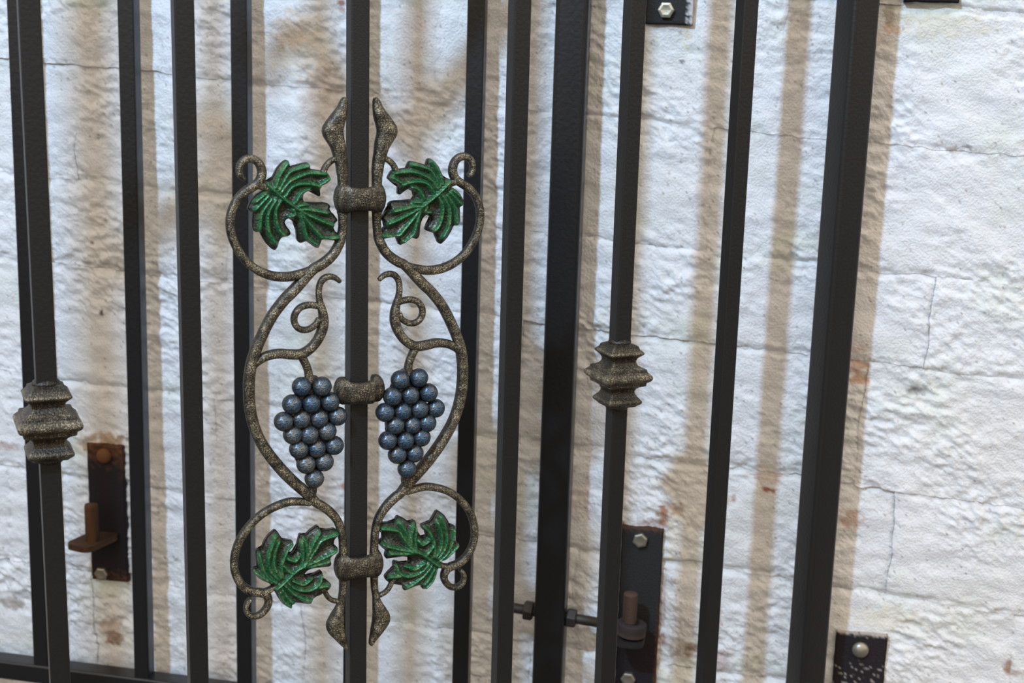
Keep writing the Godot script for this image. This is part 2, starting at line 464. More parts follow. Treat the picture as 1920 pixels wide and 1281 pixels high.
# relief of the whitewash, in metres; a = anisotropic coordinates along the courses
func relief(u: float, v: float) -> float:
	var w := v + TILT * u
	var rough := clampf(0.50 + 1.9 * nc.get_noise_2d(u * 420.0 + 300.0, w * 420.0), 0.12, 1.25)
	var h := 0.0030 * na.get_noise_2d(u * 700.0, w * 1100.0)
	h += 0.0030 * rough * na.get_noise_2d(u * 1900.0 + 90.0, w * 3000.0)
	# crumbly edges of paint skins: a folded noise gives sharp small ledges
	var f := nd.get_noise_2d(u * 330.0, w * 560.0)
	h += 0.0025 * rough * (0.35 - absf(f) * 1.5)
	var f2 := nd.get_noise_2d(u * 900.0 + 500.0, w * 1400.0)
	h += 0.0011 * rough * (0.4 - absf(f2) * 1.6)
	return h

# stains that belong to the wall: [u, v, radius u, radius v, strength, colour]
func stains() -> Array:
	var rust := Color(0.30, 0.13, 0.055)
	var red := Color(0.33, 0.10, 0.06)
	var brick := Color(0.52, 0.30, 0.20)
	var soot := Color(0.10, 0.09, 0.085)
	var algae := Color(0.58, 0.66, 0.52)
	var ochre := Color(0.70, 0.60, 0.38)
	var umber := Color(0.22, 0.15, 0.10)
	return [
		[0.0391, 1.4661, 0.0117, 0.0076, 0.55, brick],
		[0.0631, 1.4849, 0.0422, 0.0118, 0.35, algae],
		[0.0853, 1.4731, 0.0577, 0.0160, 0.35, ochre],
		[0.0356, 1.4826, 0.0085, 0.0107, 0.5, umber],
		[0.0312, 1.1062, 0.0169, 0.0096, 0.75, brick],
		[0.0362, 1.0933, 0.0180, 0.0059, 0.8, brick],
		[0.0265, 1.1297, 0.0146, 0.0095, 0.45, brick],
		[0.0389, 0.9323, 0.0150, 0.0138, 0.6, brick],
		[0.0417, 0.7657, 0.0094, 0.0130, 0.5, rust],
		[0.0967, 1.0838, 0.0112, 0.0047, 0.7, soot],
		[0.0860, 1.0909, 0.0223, 0.0084, 0.2, soot],
		[-0.0549, 0.9592, 0.0059, 0.0037, 0.95, red],
		[-0.0478, 0.9586, 0.0041, 0.0038, 0.95, red],
		[-0.0908, 0.9461, 0.0035, 0.0063, 0.6, red],
		[-0.1688, 0.9201, 0.0096, 0.0128, 0.85, rust],
		[-0.1583, 0.9275, 0.0181, 0.0089, 0.45, rust],
		[-0.1767, 0.9066, 0.0242, 0.0064, 0.4, red],
		[-0.2162, 0.8998, 0.0037, 0.0091, 0.9, rust],
		[-0.1538, 0.8405, 0.0085, 0.0052, 0.6, umber],
		[-0.1577, 0.8922, 0.0085, 0.0388, 0.4, ochre],
		[-0.1659, 0.8131, 0.0061, 0.0529, 0.45, rust],
		[-0.1477, 0.7585, 0.0276, 0.0120, 0.55, umber],
		[-0.1290, 0.7558, 0.0122, 0.0080, 0.8, umber],
		[-0.1698, 0.7662, 0.0099, 0.0120, 0.6, rust],
		[-0.1708, 0.7223, 0.0100, 0.0202, 0.4, rust],
		[-0.1005, 0.7934, 0.0061, 0.0330, 0.35, red],
		[-0.0917, 0.7479, 0.0134, 0.0160, 0.35, red],
		[-0.2112, 1.2519, 0.0291, 0.0082, 0.25, algae],
		[-0.0381, 1.2403, 0.0391, 0.0093, 0.3, algae],
		[0.0858, 0.8192, 0.0519, 0.0154, 0.3, ochre],
		[-0.0521, 0.7489, 0.0361, 0.0133, 0.35, algae],
		[-0.1708, 1.4749, 0.0067, 0.0330, 0.45, ochre],
		[-0.1678, 1.4805, 0.0045, 0.0165, 0.5, rust],
		[-0.1898, 1.4623, 0.0224, 0.0044, 0.35, umber],
		[-0.8432, 0.9582, 0.0332, 0.0081, 0.75, rust],
		[-0.8715, 0.9472, 0.0112, 0.0068, 0.8, rust],
		[-0.8610, 0.9480, 0.0486, 0.0177, 0.35, ochre],
		[-0.8505, 0.7653, 0.0426, 0.0142, 0.35, algae],
		[-0.8251, 0.7819, 0.0070, 0.0141, 0.5, rust],
		[-0.8459, 0.6979, 0.0129, 0.0116, 0.75, umber],
		[-0.8476, 0.7085, 0.0186, 0.0217, 0.4, rust],
		[-0.8617, 0.7142, 0.0158, 0.0043, 0.4, umber],
		[-0.9818, 0.7307, 0.0191, 0.0101, 0.6, umber],
		[-0.9665, 0.7431, 0.0190, 0.0072, 0.4, soot],
		[-0.9812, 0.9385, 0.0214, 0.0069, 0.4, red],
		[-0.9585, 0.6860, 0.0147, 0.0221, 0.3, algae],
		[-0.8462, 1.1147, 0.0021, 0.0058, 0.95, soot],
		[-0.8409, 1.1287, 0.0014, 0.0026, 0.9, soot],
		[-0.8558, 1.1976, 0.0027, 0.0025, 0.9, umber],
		[-0.8379, 1.2251, 0.0020, 0.0019, 0.8, umber],
		[-0.8402, 1.4705, 0.0388, 0.0094, 0.3, algae],
		[-0.5472, 0.9220, 0.0052, 0.0053, 0.8, red],
		[-0.5508, 1.4795, 0.0060, 0.0046, 0.85, red],
		[-0.5508, 1.4726, 0.0048, 0.0046, 0.6, rust],
		[0.2215, 0.7770, 0.0056, 0.0090, 0.75, rust],
		[0.2320, 0.7691, 0.0113, 0.0051, 0.5, rust],
		[-0.1739, 1.4279, 0.0028, 0.0023, 0.8, soot],
		[-0.1784, 1.4582, 0.0017, 0.0016, 0.7, umber],
		[-0.2022, 1.4493, 0.0023, 0.0089, 0.35, algae],
		[0.1101, 1.3462, 0.0107, 0.0027, 0.7, umber],
		[0.1259, 1.3496, 0.0085, 0.0022, 0.6, soot],
		[-0.0547, 0.9743, 0.0234, 0.0112, 0.35, brick],
		[-0.6093, 1.4470, 0.0247, 0.0233, 0.3, brick],
		[-0.5755, 1.3838, 0.0247, 0.0355, 0.25, brick],
		[-0.6002, 1.4298, 0.0432, 0.0469, 0.25, ochre],
		[-0.4776, 1.4160, 0.0241, 0.0876, 0.2, brick],
		[0.0228, 1.4554, 0.0161, 0.0130, 0.25, brick],
		[-0.2637, 0.9279, 0.0185, 0.0258, 0.2, brick],
	]

var stain_list := []

func paint(u: float, v: float, depth: float) -> Color:
	var c := Color(0.765, 0.775, 0.785)
	# old cream patches and faint greenish ones in the coats of whitewash
	var cream := clampf(nc.get_noise_2d(u * 330.0, v * 420.0 + 70.0) * 2.0 + 0.05, 0.0, 1.0)
	c = c.lerp(Color(0.76, 0.715, 0.64), cream * 0.26)
	var green := clampf(nc.get_noise_2d(u * 520.0 + 900.0, v * 600.0) * 2.2 - 0.35, 0.0, 1.0)
	c = c.lerp(Color(0.66, 0.71, 0.60), green * 0.40)
	# grime lies in the joints and the deepest hollows in broken streaks
	var grime := clampf(na.get_noise_2d(u * 2600.0, v * 3400.0 + 300.0) * 2.4 - 0.25, 0.0, 1.0)
	c = c.lerp(Color(0.46, 0.42, 0.34), grime * 0.28 * clampf(depth, 0.15, 1.0))
	# pin-head spots
	var dot := nd.get_noise_2d(u * 2300.0, v * 2300.0 + 800.0)
	if dot > 0.56:
		c = c.lerp(Color(0.20, 0.16, 0.12), clampf((dot - 0.56) * 7.0, 0.0, 0.7))
	for s in stain_list:
		var dx: float = (u - s[0]) / s[2]
		var dy: float = (v - s[1]) / s[3]
		var q := dx * dx + dy * dy
		if q < 2.6:
			var t := smoothstep(1.15, 0.15, q + 0.9 * nb.get_noise_2d(u * 260.0, v * 260.0) + 0.6 * na.get_noise_2d(u * 3600.0, v * 3600.0))
			c = c.lerp(s[5], t * s[4])
	return c

func height_patch(nu: int, nv: int, at: Callable) -> ArrayMesh:
	var v := PackedVector3Array()
	var col := PackedColorArray()
	var idx := PackedInt32Array()
	v.resize((nu + 1) * (nv + 1))
	col.resize(v.size())
	for j in nv + 1:
		for i in nu + 1:
			var r: Array = at.call(float(i) / nu, float(j) / nv)
			v[j * (nu + 1) + i] = r[0]
			col[j * (nu + 1) + i] = r[1]
	idx.resize(nu * nv * 6)
	var k := 0
	for j in nv:
		for i in nu:
			var a := j * (nu + 1) + i
			var b := a + 1
			var c := a + nu + 1
			var d := c + 1
			idx[k] = a; idx[k + 1] = c; idx[k + 2] = b
			idx[k + 3] = b; idx[k + 4] = c; idx[k + 5] = d
			k += 6
	return solid(v, idx, col, false)

func build_wall() -> void:
	stain_list = stains()
	var wall := empty("wall_back", self, WALL)
	wall.set_meta("kind", "structure")
	tag(wall, "rough whitewashed stone wall behind the two iron gates", "wall")
	# the body of the wall
	var body := bar_mesh(3.3, 0.30, 2.3, 0.002)
	part("wall_core", body, M.concrete, wall, Transform3D(Basis(), Vector3(-0.45, 0, -0.172)))
	# mortar bed, a little behind the faces of the stones
	var bed := height_patch(560, 420, func(a: float, b: float) -> Array:
		var u := lerpf(-1.20, 0.48, a)
		var v := lerpf(0.46, 1.66, b)
		var h := -0.0042 + 0.0026 * na.get_noise_2d(u * 1500.0, v * 2200.0 + 50.0) + relief(u, v)
		return [Vector3(u, v, h), paint(u, v, 1.0)])
	part("mortar", bed, M.white_paint, wall)
	var r := RandomNumberGenerator.new()
	r.seed = 5
	for k in COURSES.size() - 1:
		# ends of the stones along this course
		var starts: Array = []
		var u := -2.08 + r.randf_range(0.0, 0.25)
		while u < 1.2:
			starts.append(u)
			u += r.randf_range(0.27, 0.40)
		starts[0] = -2.08
		starts.append(1.18)
		if k == 6 or k == 8 or k == 9:
			var want := 0.104 if k == 6 else (0.085 if k == 8 else 0.225)
			var best := 1
			for j in range(1, starts.size() - 1):
				if absf(starts[j] - want) < absf(starts[best] - want):
					best = j
			starts[best] = want
		for j in starts.size() - 1:
			if starts[j + 1] - starts[j] < 0.08:
				continue
			var mid_u: float = (starts[j] + starts[j + 1]) / 2
			var mid_v: float = (COURSES[k] + COURSES[k + 1]) / 2
			var fine: bool = starts[j + 1] > -1.08 and starts[j] < 0.34 and COURSES[k] > 0.54 and COURSES[k + 1] < 1.56
			var cell := 0.0021 if fine else 0.014
			var off := r.randf_range(-0.0010, 0.0018)
			var sx := r.randf_range(-0.006, 0.006)
			var sy := r.randf_range(-0.014, 0.014)
			var shut := r.randf_range(0.10, 0.9)
			var nu := int((starts[j + 1] - starts[j]) / cell)
			var nv := int((COURSES[k] - COURSES[k + 1]) / cell)
			var mesh := height_patch(nu, nv, func(a: float, b: float) -> Array:
				var b_v := lerpf(COURSES[k + 1], COURSES[k], b)      # neighbours share the line of the joint
				var left := joint_u(k, j, b_v, starts)
				var right := joint_u(k, j + 1, b_v, starts)
				var uu := lerpf(left, right, a)
				var lo := course_line(k + 1, uu)
				var hi := course_line(k, uu)
				var vv := lerpf(lo, hi, b)
				# distance to the edge of the stone, worn and uneven
				var d := minf(minf((uu - left) * 3.0, (right - uu) * 3.0), minf(vv - lo, hi - vv))
				var along := 1.0 if minf(vv - lo, hi - vv) < 0.006 else 0.0
				d *= 1.0 + 0.7 * na.get_noise_2d(uu * 900.0 + 70.0, vv * 900.0)
				var dip := 1.0 - smoothstep(0.0, 0.020, d)
				var edge := -0.0040 * (1.0 - smoothstep(0.0, 0.0045, d)) * clampf(2.2 * na.get_noise_2d(uu * 260.0, vv * 260.0 + 500.0) - 0.05, 0.0, 1.0) * along
				var crumbs := 0.0026 * dip * na.get_noise_2d(uu * 2500.0 + 40.0, vv * 3300.0)
				var h := crumbs + off + sx * (uu - mid_u) + sy * (vv - mid_v) + relief(uu, vv) - 0.0034 * dip * shut * (0.4 + 0.6 * along) + edge
				return [Vector3(uu, vv, h), paint(uu, vv, dip)])
			part("stone_block", mesh, M.white_paint, wall)

func build_floor() -> void:
	var f := part("floor", bar_mesh(5.0, 4.4, 0.12, 0.01), M.concrete, self, Transform3D(Basis(), Vector3(0.0, -0.12, 1.0)))
	f.set_meta("kind", "structure")

# ------------------------------------------------------------------ the front gate
func square_ring(s: float, r: float) -> PackedVector2Array:
	return round_rect(s, s, minf(r, s * 0.3), 3)

func collar_mesh() -> ArrayMesh:
	# (height above the middle tip, side) in mm, down the turned square profile of the casting
	var prof := [P(32.5, 17.5), P(31.6, 22), P(30.0, 28.7), P(28.6, 29.5), P(26.6, 31.5), P(24.6, 36.4), P(23.4, 37.6), P(22.2, 36.6), P(20.4, 32.5), P(18.6, 28.6), P(16.4, 26.6), P(14.2, 26.2), P(12.2, 27.6), P(10.4, 30.5), P(8.6, 36.0), P(7.8, 41.8), P(6.6, 42.6), P(5.4, 43.0), P(4.2, 45.5), P(2.0, 50.2), P(0.2, 51.4), P(-1.8, 50.8), P(-3.6, 48.4), P(-5.2, 43.6), P(-6.0, 42.6), P(-8.4, 42.0), P(-9.0, 40.0), P(-10.6, 32.6), P(-12.6, 28.0), P(-15.0, 26.0), P(-17.4, 26.4), P(-20.2, 29.6), P(-22.6, 34.0), P(-24.6, 37.2), P(-26.2, 37.2), P(-27.6, 35.6), P(-29.2, 31.0), P(-30.6, 28.6), P(-31.6, 22.0), P(-32.4, 17.5)]
	var rings := []
	for i in prof.size() - 1:
		var k := 3
		for s in k:
			var q: Vector2 = prof[i].lerp(prof[i + 1], float(s) / k)
			rings.append([q.x, square_ring(q.y, 0.0022)])
	rings.append([prof[prof.size() - 1].x, square_ring(prof[prof.size() - 1].y, 0.0022)])
	# gold is brushed on the proud tiers and worn to the dark in the necks
	var f := func(p: Vector3) -> Color:
		var s := maxf(absf(p.x), absf(p.z)) * 2.0
		var g := 0.13 + 0.42 * smoothstep(0.043, 0.0505, s) + 0.22 * smoothstep(0.033, 0.037, s)
		var corner := smoothstep(0.80, 0.97, minf(absf(p.x), absf(p.z)) * 2.0 / maxf(s, 0.001))
		g += corner * 0.35
		g *= 0.4 + 1.1 * clampf(nb.get_noise_3d(p.x * 260, p.y * 260, p.z * 260) * 1.4 + 0.4, 0.0, 1.0)
		return DARK.lerp(GOLD, clampf(g, 0.0, 1.0))
	return loft(rings, true, f)

func weld_mesh(seed_: int) -> ArrayMesh:
	return ball(Vector3(0.0115, 0.0048, 0.0115), 16, 10, func(d: Vector3) -> Color: return Color(0.085, 0.075, 0.068))

func build_front_gate() -> void:
	var g := empty("iron_gate", self)
	tag(g, "black iron gate in front with grapevine casting and two bronze square collars", "gate")
	var stile := bar_mesh(0.033, 0.033, 1.985, 0.0055)
	for x in [-0.5205, 0.5205]:
		part("stile", stile, M.black_paint, g, Transform3D(Basis(), Vector3(x, 0.0, 0.0)))
	var rail := bar_mesh(0.025, 0.032, 1.008, 0.003)
	for y in [0.09, 1.968]:
		part("rail", rail, M.black_paint, g, Transform3D(Basis(Vector3.BACK, PI / 2), Vector3(0.504, y, 0.0)))
	var bar := bar_mesh(0.0165, 0.0165, 1.853, 0.0016)
	for x in [-0.390, -0.268, -0.1495, -0.0011, 0.150, 0.267, 0.390]:
		part("bar", bar, M.black_paint_bumpy if absf(x) < 0.01 else M.black_paint, g, Transform3D(Basis(), Vector3(x, 0.1025, 0.0)))
	var cm := collar_mesh()
	var wm := weld_mesh(1)
	for x in [-0.268, 0.267]:
		var c := part("collar", cm, M.cast_bronze, g, Transform3D(Basis(), Vector3(x, 1.1275, 0.0)))
		c.set_meta("label", "cast square collar brushed with gold")
		for w in [[0.0, 0.0330, 0.0], [0.0, -0.0325, 0.0]]:
			part("weld_bead", wm, M.cast_bronze, c, Transform3D(Basis(), Vector3(w[0], w[1], w[2])))
	# scrollwork in the upper part of the gate, above the view: it throws the soft shadows on the wall
	for pts in [[V(-510, 1655, 8), V(-480, 1672, 13), V(-445, 1690, 15), V(-410, 1700, 13), V(-392, 1730, 10), V(-405, 1755, 8), V(-425, 1748, 7)],
			[V(-300, 1640, 8), V(-268, 1650, 12), V(-250, 1690, 15), V(-255, 1735, 15), V(-285, 1775, 12), V(-320, 1780, 9), V(-335, 1755, 8)],
			[V(-205, 1700, 8), V(-185, 1660, 10), V(-150, 1655, 14), V(-100, 1675, 15), V(-50, 1700, 13), V(-15, 1740, 10), V(-10, 1800, 8)],
			[V(-395, 1760, 8), V(-370, 1720, 12), V(-368, 1680, 12), V(-385, 1640, 8)]]:
		part("scroll", branch(pts, 1.0, 0.004, 0.005, 0.012, 0.4), M.cast_bronze, g)
	build_vine(g)

func build_vine(gate: Node3D) -> void:
	var o := empty("vine_casting", gate, Transform3D(Basis(), Vector3(-0.0011, 1.135, 0.0)))
	o.set_meta("label", "bronze grapevine casting with green leaves and blue grapes")
	var sp := scroll_paths()
	var names := {"spike_top": "spike", "stem": "stem", "ring_up": "scroll", "leafstem_up": "leaf_stalk", "link_up": "link", "hook": "tendril", "curl": "tendril", "stalk": "grape_stalk", "ring_low": "scroll", "leafstem_low": "leaf_stalk", "link_low": "link"}
	var leaf_up := leaf_arrays(false)
	var leaf_low := leaf_arrays(true)
	for sgn in [1.0, -1.0]:
		for k in names:
			var dmax := 0.0068
			var thin: bool = k in ["hook", "curl", "link_up", "link_low"]
			var m := branch(sp[k], sgn, 0.0075, 0.0028 if thin else 0.0042, dmax, 0.75)
			part(names[k], m, M.cast_bronze, o)
		for low in [false, true]:
			var a: Array = leaf_low if low else leaf_up
			var v := PackedVector3Array()
			for p in a[0]:
				v.append(Vector3(p.x * sgn, p.y, p.z))
			part("leaf", solid(v, PackedInt32Array(a[1]), a[2]), M.cast_green, o)
		# the bunch of grapes on a dark core
		var spots := grape_spots()
		var core := ball(Vector3(0.0205, 0.046, 0.0075), 20, 14, func(d: Vector3) -> Color: return Color(0.05, 0.05, 0.055))
		part("grape_core", core, M.cast_blue, o, Transform3D(Basis(Vector3.BACK, 0.0), Vector3(0.0445 * sgn, -0.0285, 0.0075)))
		var r := RandomNumberGenerator.new()
		r.seed = 3 if sgn > 0 else 9
		for i in spots.size():
			var q: Vector2 = spots[i]
			var gilt := clampf(0.10 + 0.5 * float(i) / spots.size() + r.randf_range(-0.25, 0.2), 0.0, 0.8) * (0.55 if sgn > 0 else 1.0)
			var phase := r.randf_range(0.0, 50.0)
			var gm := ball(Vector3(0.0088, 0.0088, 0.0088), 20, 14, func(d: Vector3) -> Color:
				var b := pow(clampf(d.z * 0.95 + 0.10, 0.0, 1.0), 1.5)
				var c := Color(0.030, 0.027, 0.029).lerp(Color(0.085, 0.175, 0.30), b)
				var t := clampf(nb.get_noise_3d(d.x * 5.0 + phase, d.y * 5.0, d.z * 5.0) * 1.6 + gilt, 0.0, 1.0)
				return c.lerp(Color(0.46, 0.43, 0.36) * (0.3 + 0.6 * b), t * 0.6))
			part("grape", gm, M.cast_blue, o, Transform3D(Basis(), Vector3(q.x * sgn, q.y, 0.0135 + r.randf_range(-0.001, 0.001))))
		var tip := ball(Vector3(0.0042, 0.010, 0.0048), 14, 10, func(d: Vector3) -> Color: return DARK.lerp(GOLD, 0.3))
		part("grape_tail", tip, M.cast_bronze, o, Transform3D(Basis(Vector3.BACK, 0.2 * sgn), Vector3(0.0445 * sgn, -0.0905, 0.009)))
	# clasps that close over the front of the bar
	for y in [0.1725, -0.0015, -0.1670]:
		part("clasp", clasp_mesh(absf(y) < 0.01), M.cast_bronze, o, Transform3D(Basis(), Vector3(0.0, y, 0.0)))

func clasp_mesh(mid: bool) -> ArrayMesh:
	# a bar across the front, swelling into rounded cheeks that lie on the stems at both sides
	var v := PackedVector3Array()
	var col := PackedColorArray()
	var idx := PackedInt32Array()
	var n := 28
	var xs := [-0.0228, -0.0224, -0.0212, -0.0196, -0.0182, -0.0172, -0.016, -0.013, -0.0115, -0.0105, -0.006, 0.0, 0.006, 0.0105, 0.0115, 0.013, 0.016, 0.0172, 0.0182, 0.0196, 0.0212, 0.0224, 0.0228]
	for x in xs:
		var ax := absf(x)
		var e := sqrt(maxf(0.0, 1.0 - pow(clampf((ax - 0.016) / 0.0069, 0.0, 1.0), 2.2)))
		var cheek := smoothstep(0.0095, 0.0135, ax)
		var hy := lerpf(0.0103, 0.0135 if not mid else 0.0125, cheek)
		var z0 := lerpf(0.0084, -0.002, cheek)
		var z1 := lerpf(0.0205, 0.0165, cheek)
		var up := 0.002 * cheek if mid else 0.0
		for k in n:
			var a := TAU * k / n
			var c := cos(a)
			var s := sin(a)
			var y := signf(s) * pow(absf(s), 0.75) * hy * maxf(e, 0.02) + up
			var z := lerpf(z0, z1, 0.5) + signf(c) * pow(absf(c), 0.75) * (z1 - z0) * 0.5 * maxf(lerpf(e, 1.0, 0.35), 0.02)
			v.append(Vector3(x, y, z))
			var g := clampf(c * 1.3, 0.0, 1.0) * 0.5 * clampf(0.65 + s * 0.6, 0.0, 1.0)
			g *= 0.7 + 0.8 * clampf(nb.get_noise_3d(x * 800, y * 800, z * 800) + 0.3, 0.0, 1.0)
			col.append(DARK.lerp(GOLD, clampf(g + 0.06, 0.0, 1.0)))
	for j in xs.size() - 1:
		for k in n:
			var a := j * n + k
			var b := j * n + (k + 1) % n
			idx.append_array([a, b, a + n, b, b + n, a + n])
	for e in 2:
		var at := 0 if e == 0 else (xs.size() - 1) * n
		for k in range(1, n - 1):
			if e == 0:
				idx.append_array([at, at + k + 1, at + k])
			else:
				idx.append_array([at, at + k, at + k + 1])
	return solid(v, idx, col)

# The right-hand leaf: a cushion over its outline with raised ribs between dark furrows.
func leaf_arrays(low: bool) -> Array:
	var raw := leaf_outline(low)
	var ring := PackedVector2Array()
	for i in raw.size():
		var a: Vector2 = raw[i]
		var b: Vector2 = raw[(i + 1) % raw.size()]
		var k := maxi(1, int(a.distance_to(b) / 0.0010))
		for s in k:
			ring.append(a.lerp(b, float(s) / k))
	var soft := PackedVector2Array()          # one pass of smoothing: cast, not cut
	for i in ring.size():
		soft.append(ring[i] * 0.5 + (ring[(i + 1) % ring.size()] + ring[(i - 1 + ring.size()) % ring.size()]) * 0.25)
	ring = soft
	var ribs := []
	for rib in leaf_ribs(low):                 # ribs as smooth curves
		var fine := []
		for i in rib.size() - 1:
			var a: Vector2 = rib[maxi(i - 1, 0)]
			var b: Vector2 = rib[i]
			var c: Vector2 = rib[i + 1]
			var d: Vector2 = rib[mini(i + 2, rib.size() - 1)]
			for k in 4:
				fine.append(b.cubic_interpolate(c, a, d, k / 4.0))
		fine.append(rib[rib.size() - 1])
		ribs.append(fine)
	var box := Rect2(ring[0], Vector2.ZERO)
	for p in ring:
		box = box.expand(p)
	var pts := PackedVector2Array(ring)
	var dist := PackedFloat32Array()
	for p in ring:
		dist.append(0.0)
	var step := 0.00095
	var row := 0
	var y := box.position.y
	while y < box.end.y:
		var x := box.position.x + (step / 2 if row % 2 else 0.0)
		while x < box.end.x:
			var q := Vector2(x, y)
			if Geometry2D.is_point_in_polygon(q, ring):
				var best := 1.0
				for i in ring.size():
					best = minf(best, q.distance_squared_to(ring[i]))
				best = sqrt(best)
				if best > step * 0.75:
					pts.append(q)
					dist.append(best)
			x += step
		y += step * 0.87
		row += 1
	var v := PackedVector3Array()
	var col := PackedColorArray()
	var rim := ring.size()
	for i in pts.size():
		var q := pts[i]
		var near := 1.0
		var first := 1.0
		for r in ribs.size():
			var rib: Array = ribs[r]
			for s in rib.size() - 1:
				var c := Geometry2D.get_closest_point_to_segment(q, rib[s], rib[s + 1])
				var d := c.distance_to(q)
				if r == 0:
					first = minf(first, d)
				near = minf(near, d)
		var e := sqrt(maxf(0.0, 1.0 - pow(1.0 - minf(dist[i] / 0.0030, 1.0), 2.0)))
		var rib_h := 1.0 / (1.0 + pow(near / 0.0019, 2.0))
		var mid_h := exp(-pow(first / 0.0020, 2.0))
		var z := 0.0052 + 0.0034 * e + 0.0058 * rib_h * (0.3 + 0.7 * e) + 0.0012 * mid_h
		v.append(Vector3(q.x, q.y, z))
		var green := clampf(smoothstep(0.0034, 0.0010, near) * 0.95 + 0.08 + 0.45 * nb.get_noise_2d(q.x * 1500, q.y * 1500), 0.0, 1.0) * smoothstep(0.0, 0.0011, dist[i])
		var c1 := Color(0.040, 0.033, 0.032).lerp(Color(0.038, 0.205, 0.085), green)
		var gilt := clampf(nb.get_noise_2d(q.x * 420 + 33.0, q.y * 420) * 1.5 - 0.05, 0.0, 1.0) * rib_h
		c1 = c1.lerp(Color(0.30, 0.42, 0.17), gilt * 0.6)
		var silver := clampf(nb.get_noise_2d(q.x * 260 + 133.0, q.y * 260) * 1.6 - 0.25, 0.0, 1.0) * (1.0 - rib_h) * e
		c1 = c1.lerp(Color(0.20, 0.235, 0.24), silver * 0.6)
		col.append(c1)
	var tri := Geometry2D.triangulate_delaunay(pts)
	var idx := PackedInt32Array()
	for i in range(0, tri.size(), 3):
		var c := (pts[tri[i]] + pts[tri[i + 1]] + pts[tri[i + 2]]) / 3.0
		if not Geometry2D.is_point_in_polygon(c, ring):
			continue
		var cr := (pts[tri[i + 1]] - pts[tri[i]]).cross(pts[tri[i + 2]] - pts[tri[i]])
		if absf(cr) < 1e-12:
			continue
		if cr > 0:
			idx.append_array([tri[i], tri[i + 1], tri[i + 2]])
		else:
			idx.append_array([tri[i], tri[i + 2], tri[i + 1]])
	# sides down to a flat back
	var side_at := v.size()
	for j in 3:
		for i in rim:
			v.append(Vector3(ring[i].x, ring[i].y, [0.0068, 0.0045, 0.0018][j]))
			col.append(Color(0.045, 0.037, 0.031))
	var ccw := 0.0
	for i in rim:
		ccw += ring[i].cross(ring[(i + 1) % rim])
	for j in 3:
		for i in rim:
			var b := (i + 1) % rim
			var t0 := i if j == 0 else side_at + (j - 1) * rim + i
			var t1 := b if j == 0 else side_at + (j - 1) * rim + b
			var u0 := side_at + j * rim + i
			var u1 := side_at + j * rim + b
			if ccw > 0:
				idx.append_array([t0, u0, t1, t1, u0, u1])
			else:
				idx.append_array([t0, t1, u0, t1, u1, u0])
	var back := Geometry2D.triangulate_polygon(ring)
	for i in range(0, back.size(), 3):
		var cr := (ring[back[i + 1]] - ring[back[i]]).cross(ring[back[i + 2]] - ring[back[i]])
		var o := side_at + 2 * rim
		if cr > 0:
			idx.append_array([o + back[i], o + back[i + 2], o + back[i + 1]])
		else:
			idx.append_array([o + back[i], o + back[i + 1], o + back[i + 2]])
	return [v, idx, col]

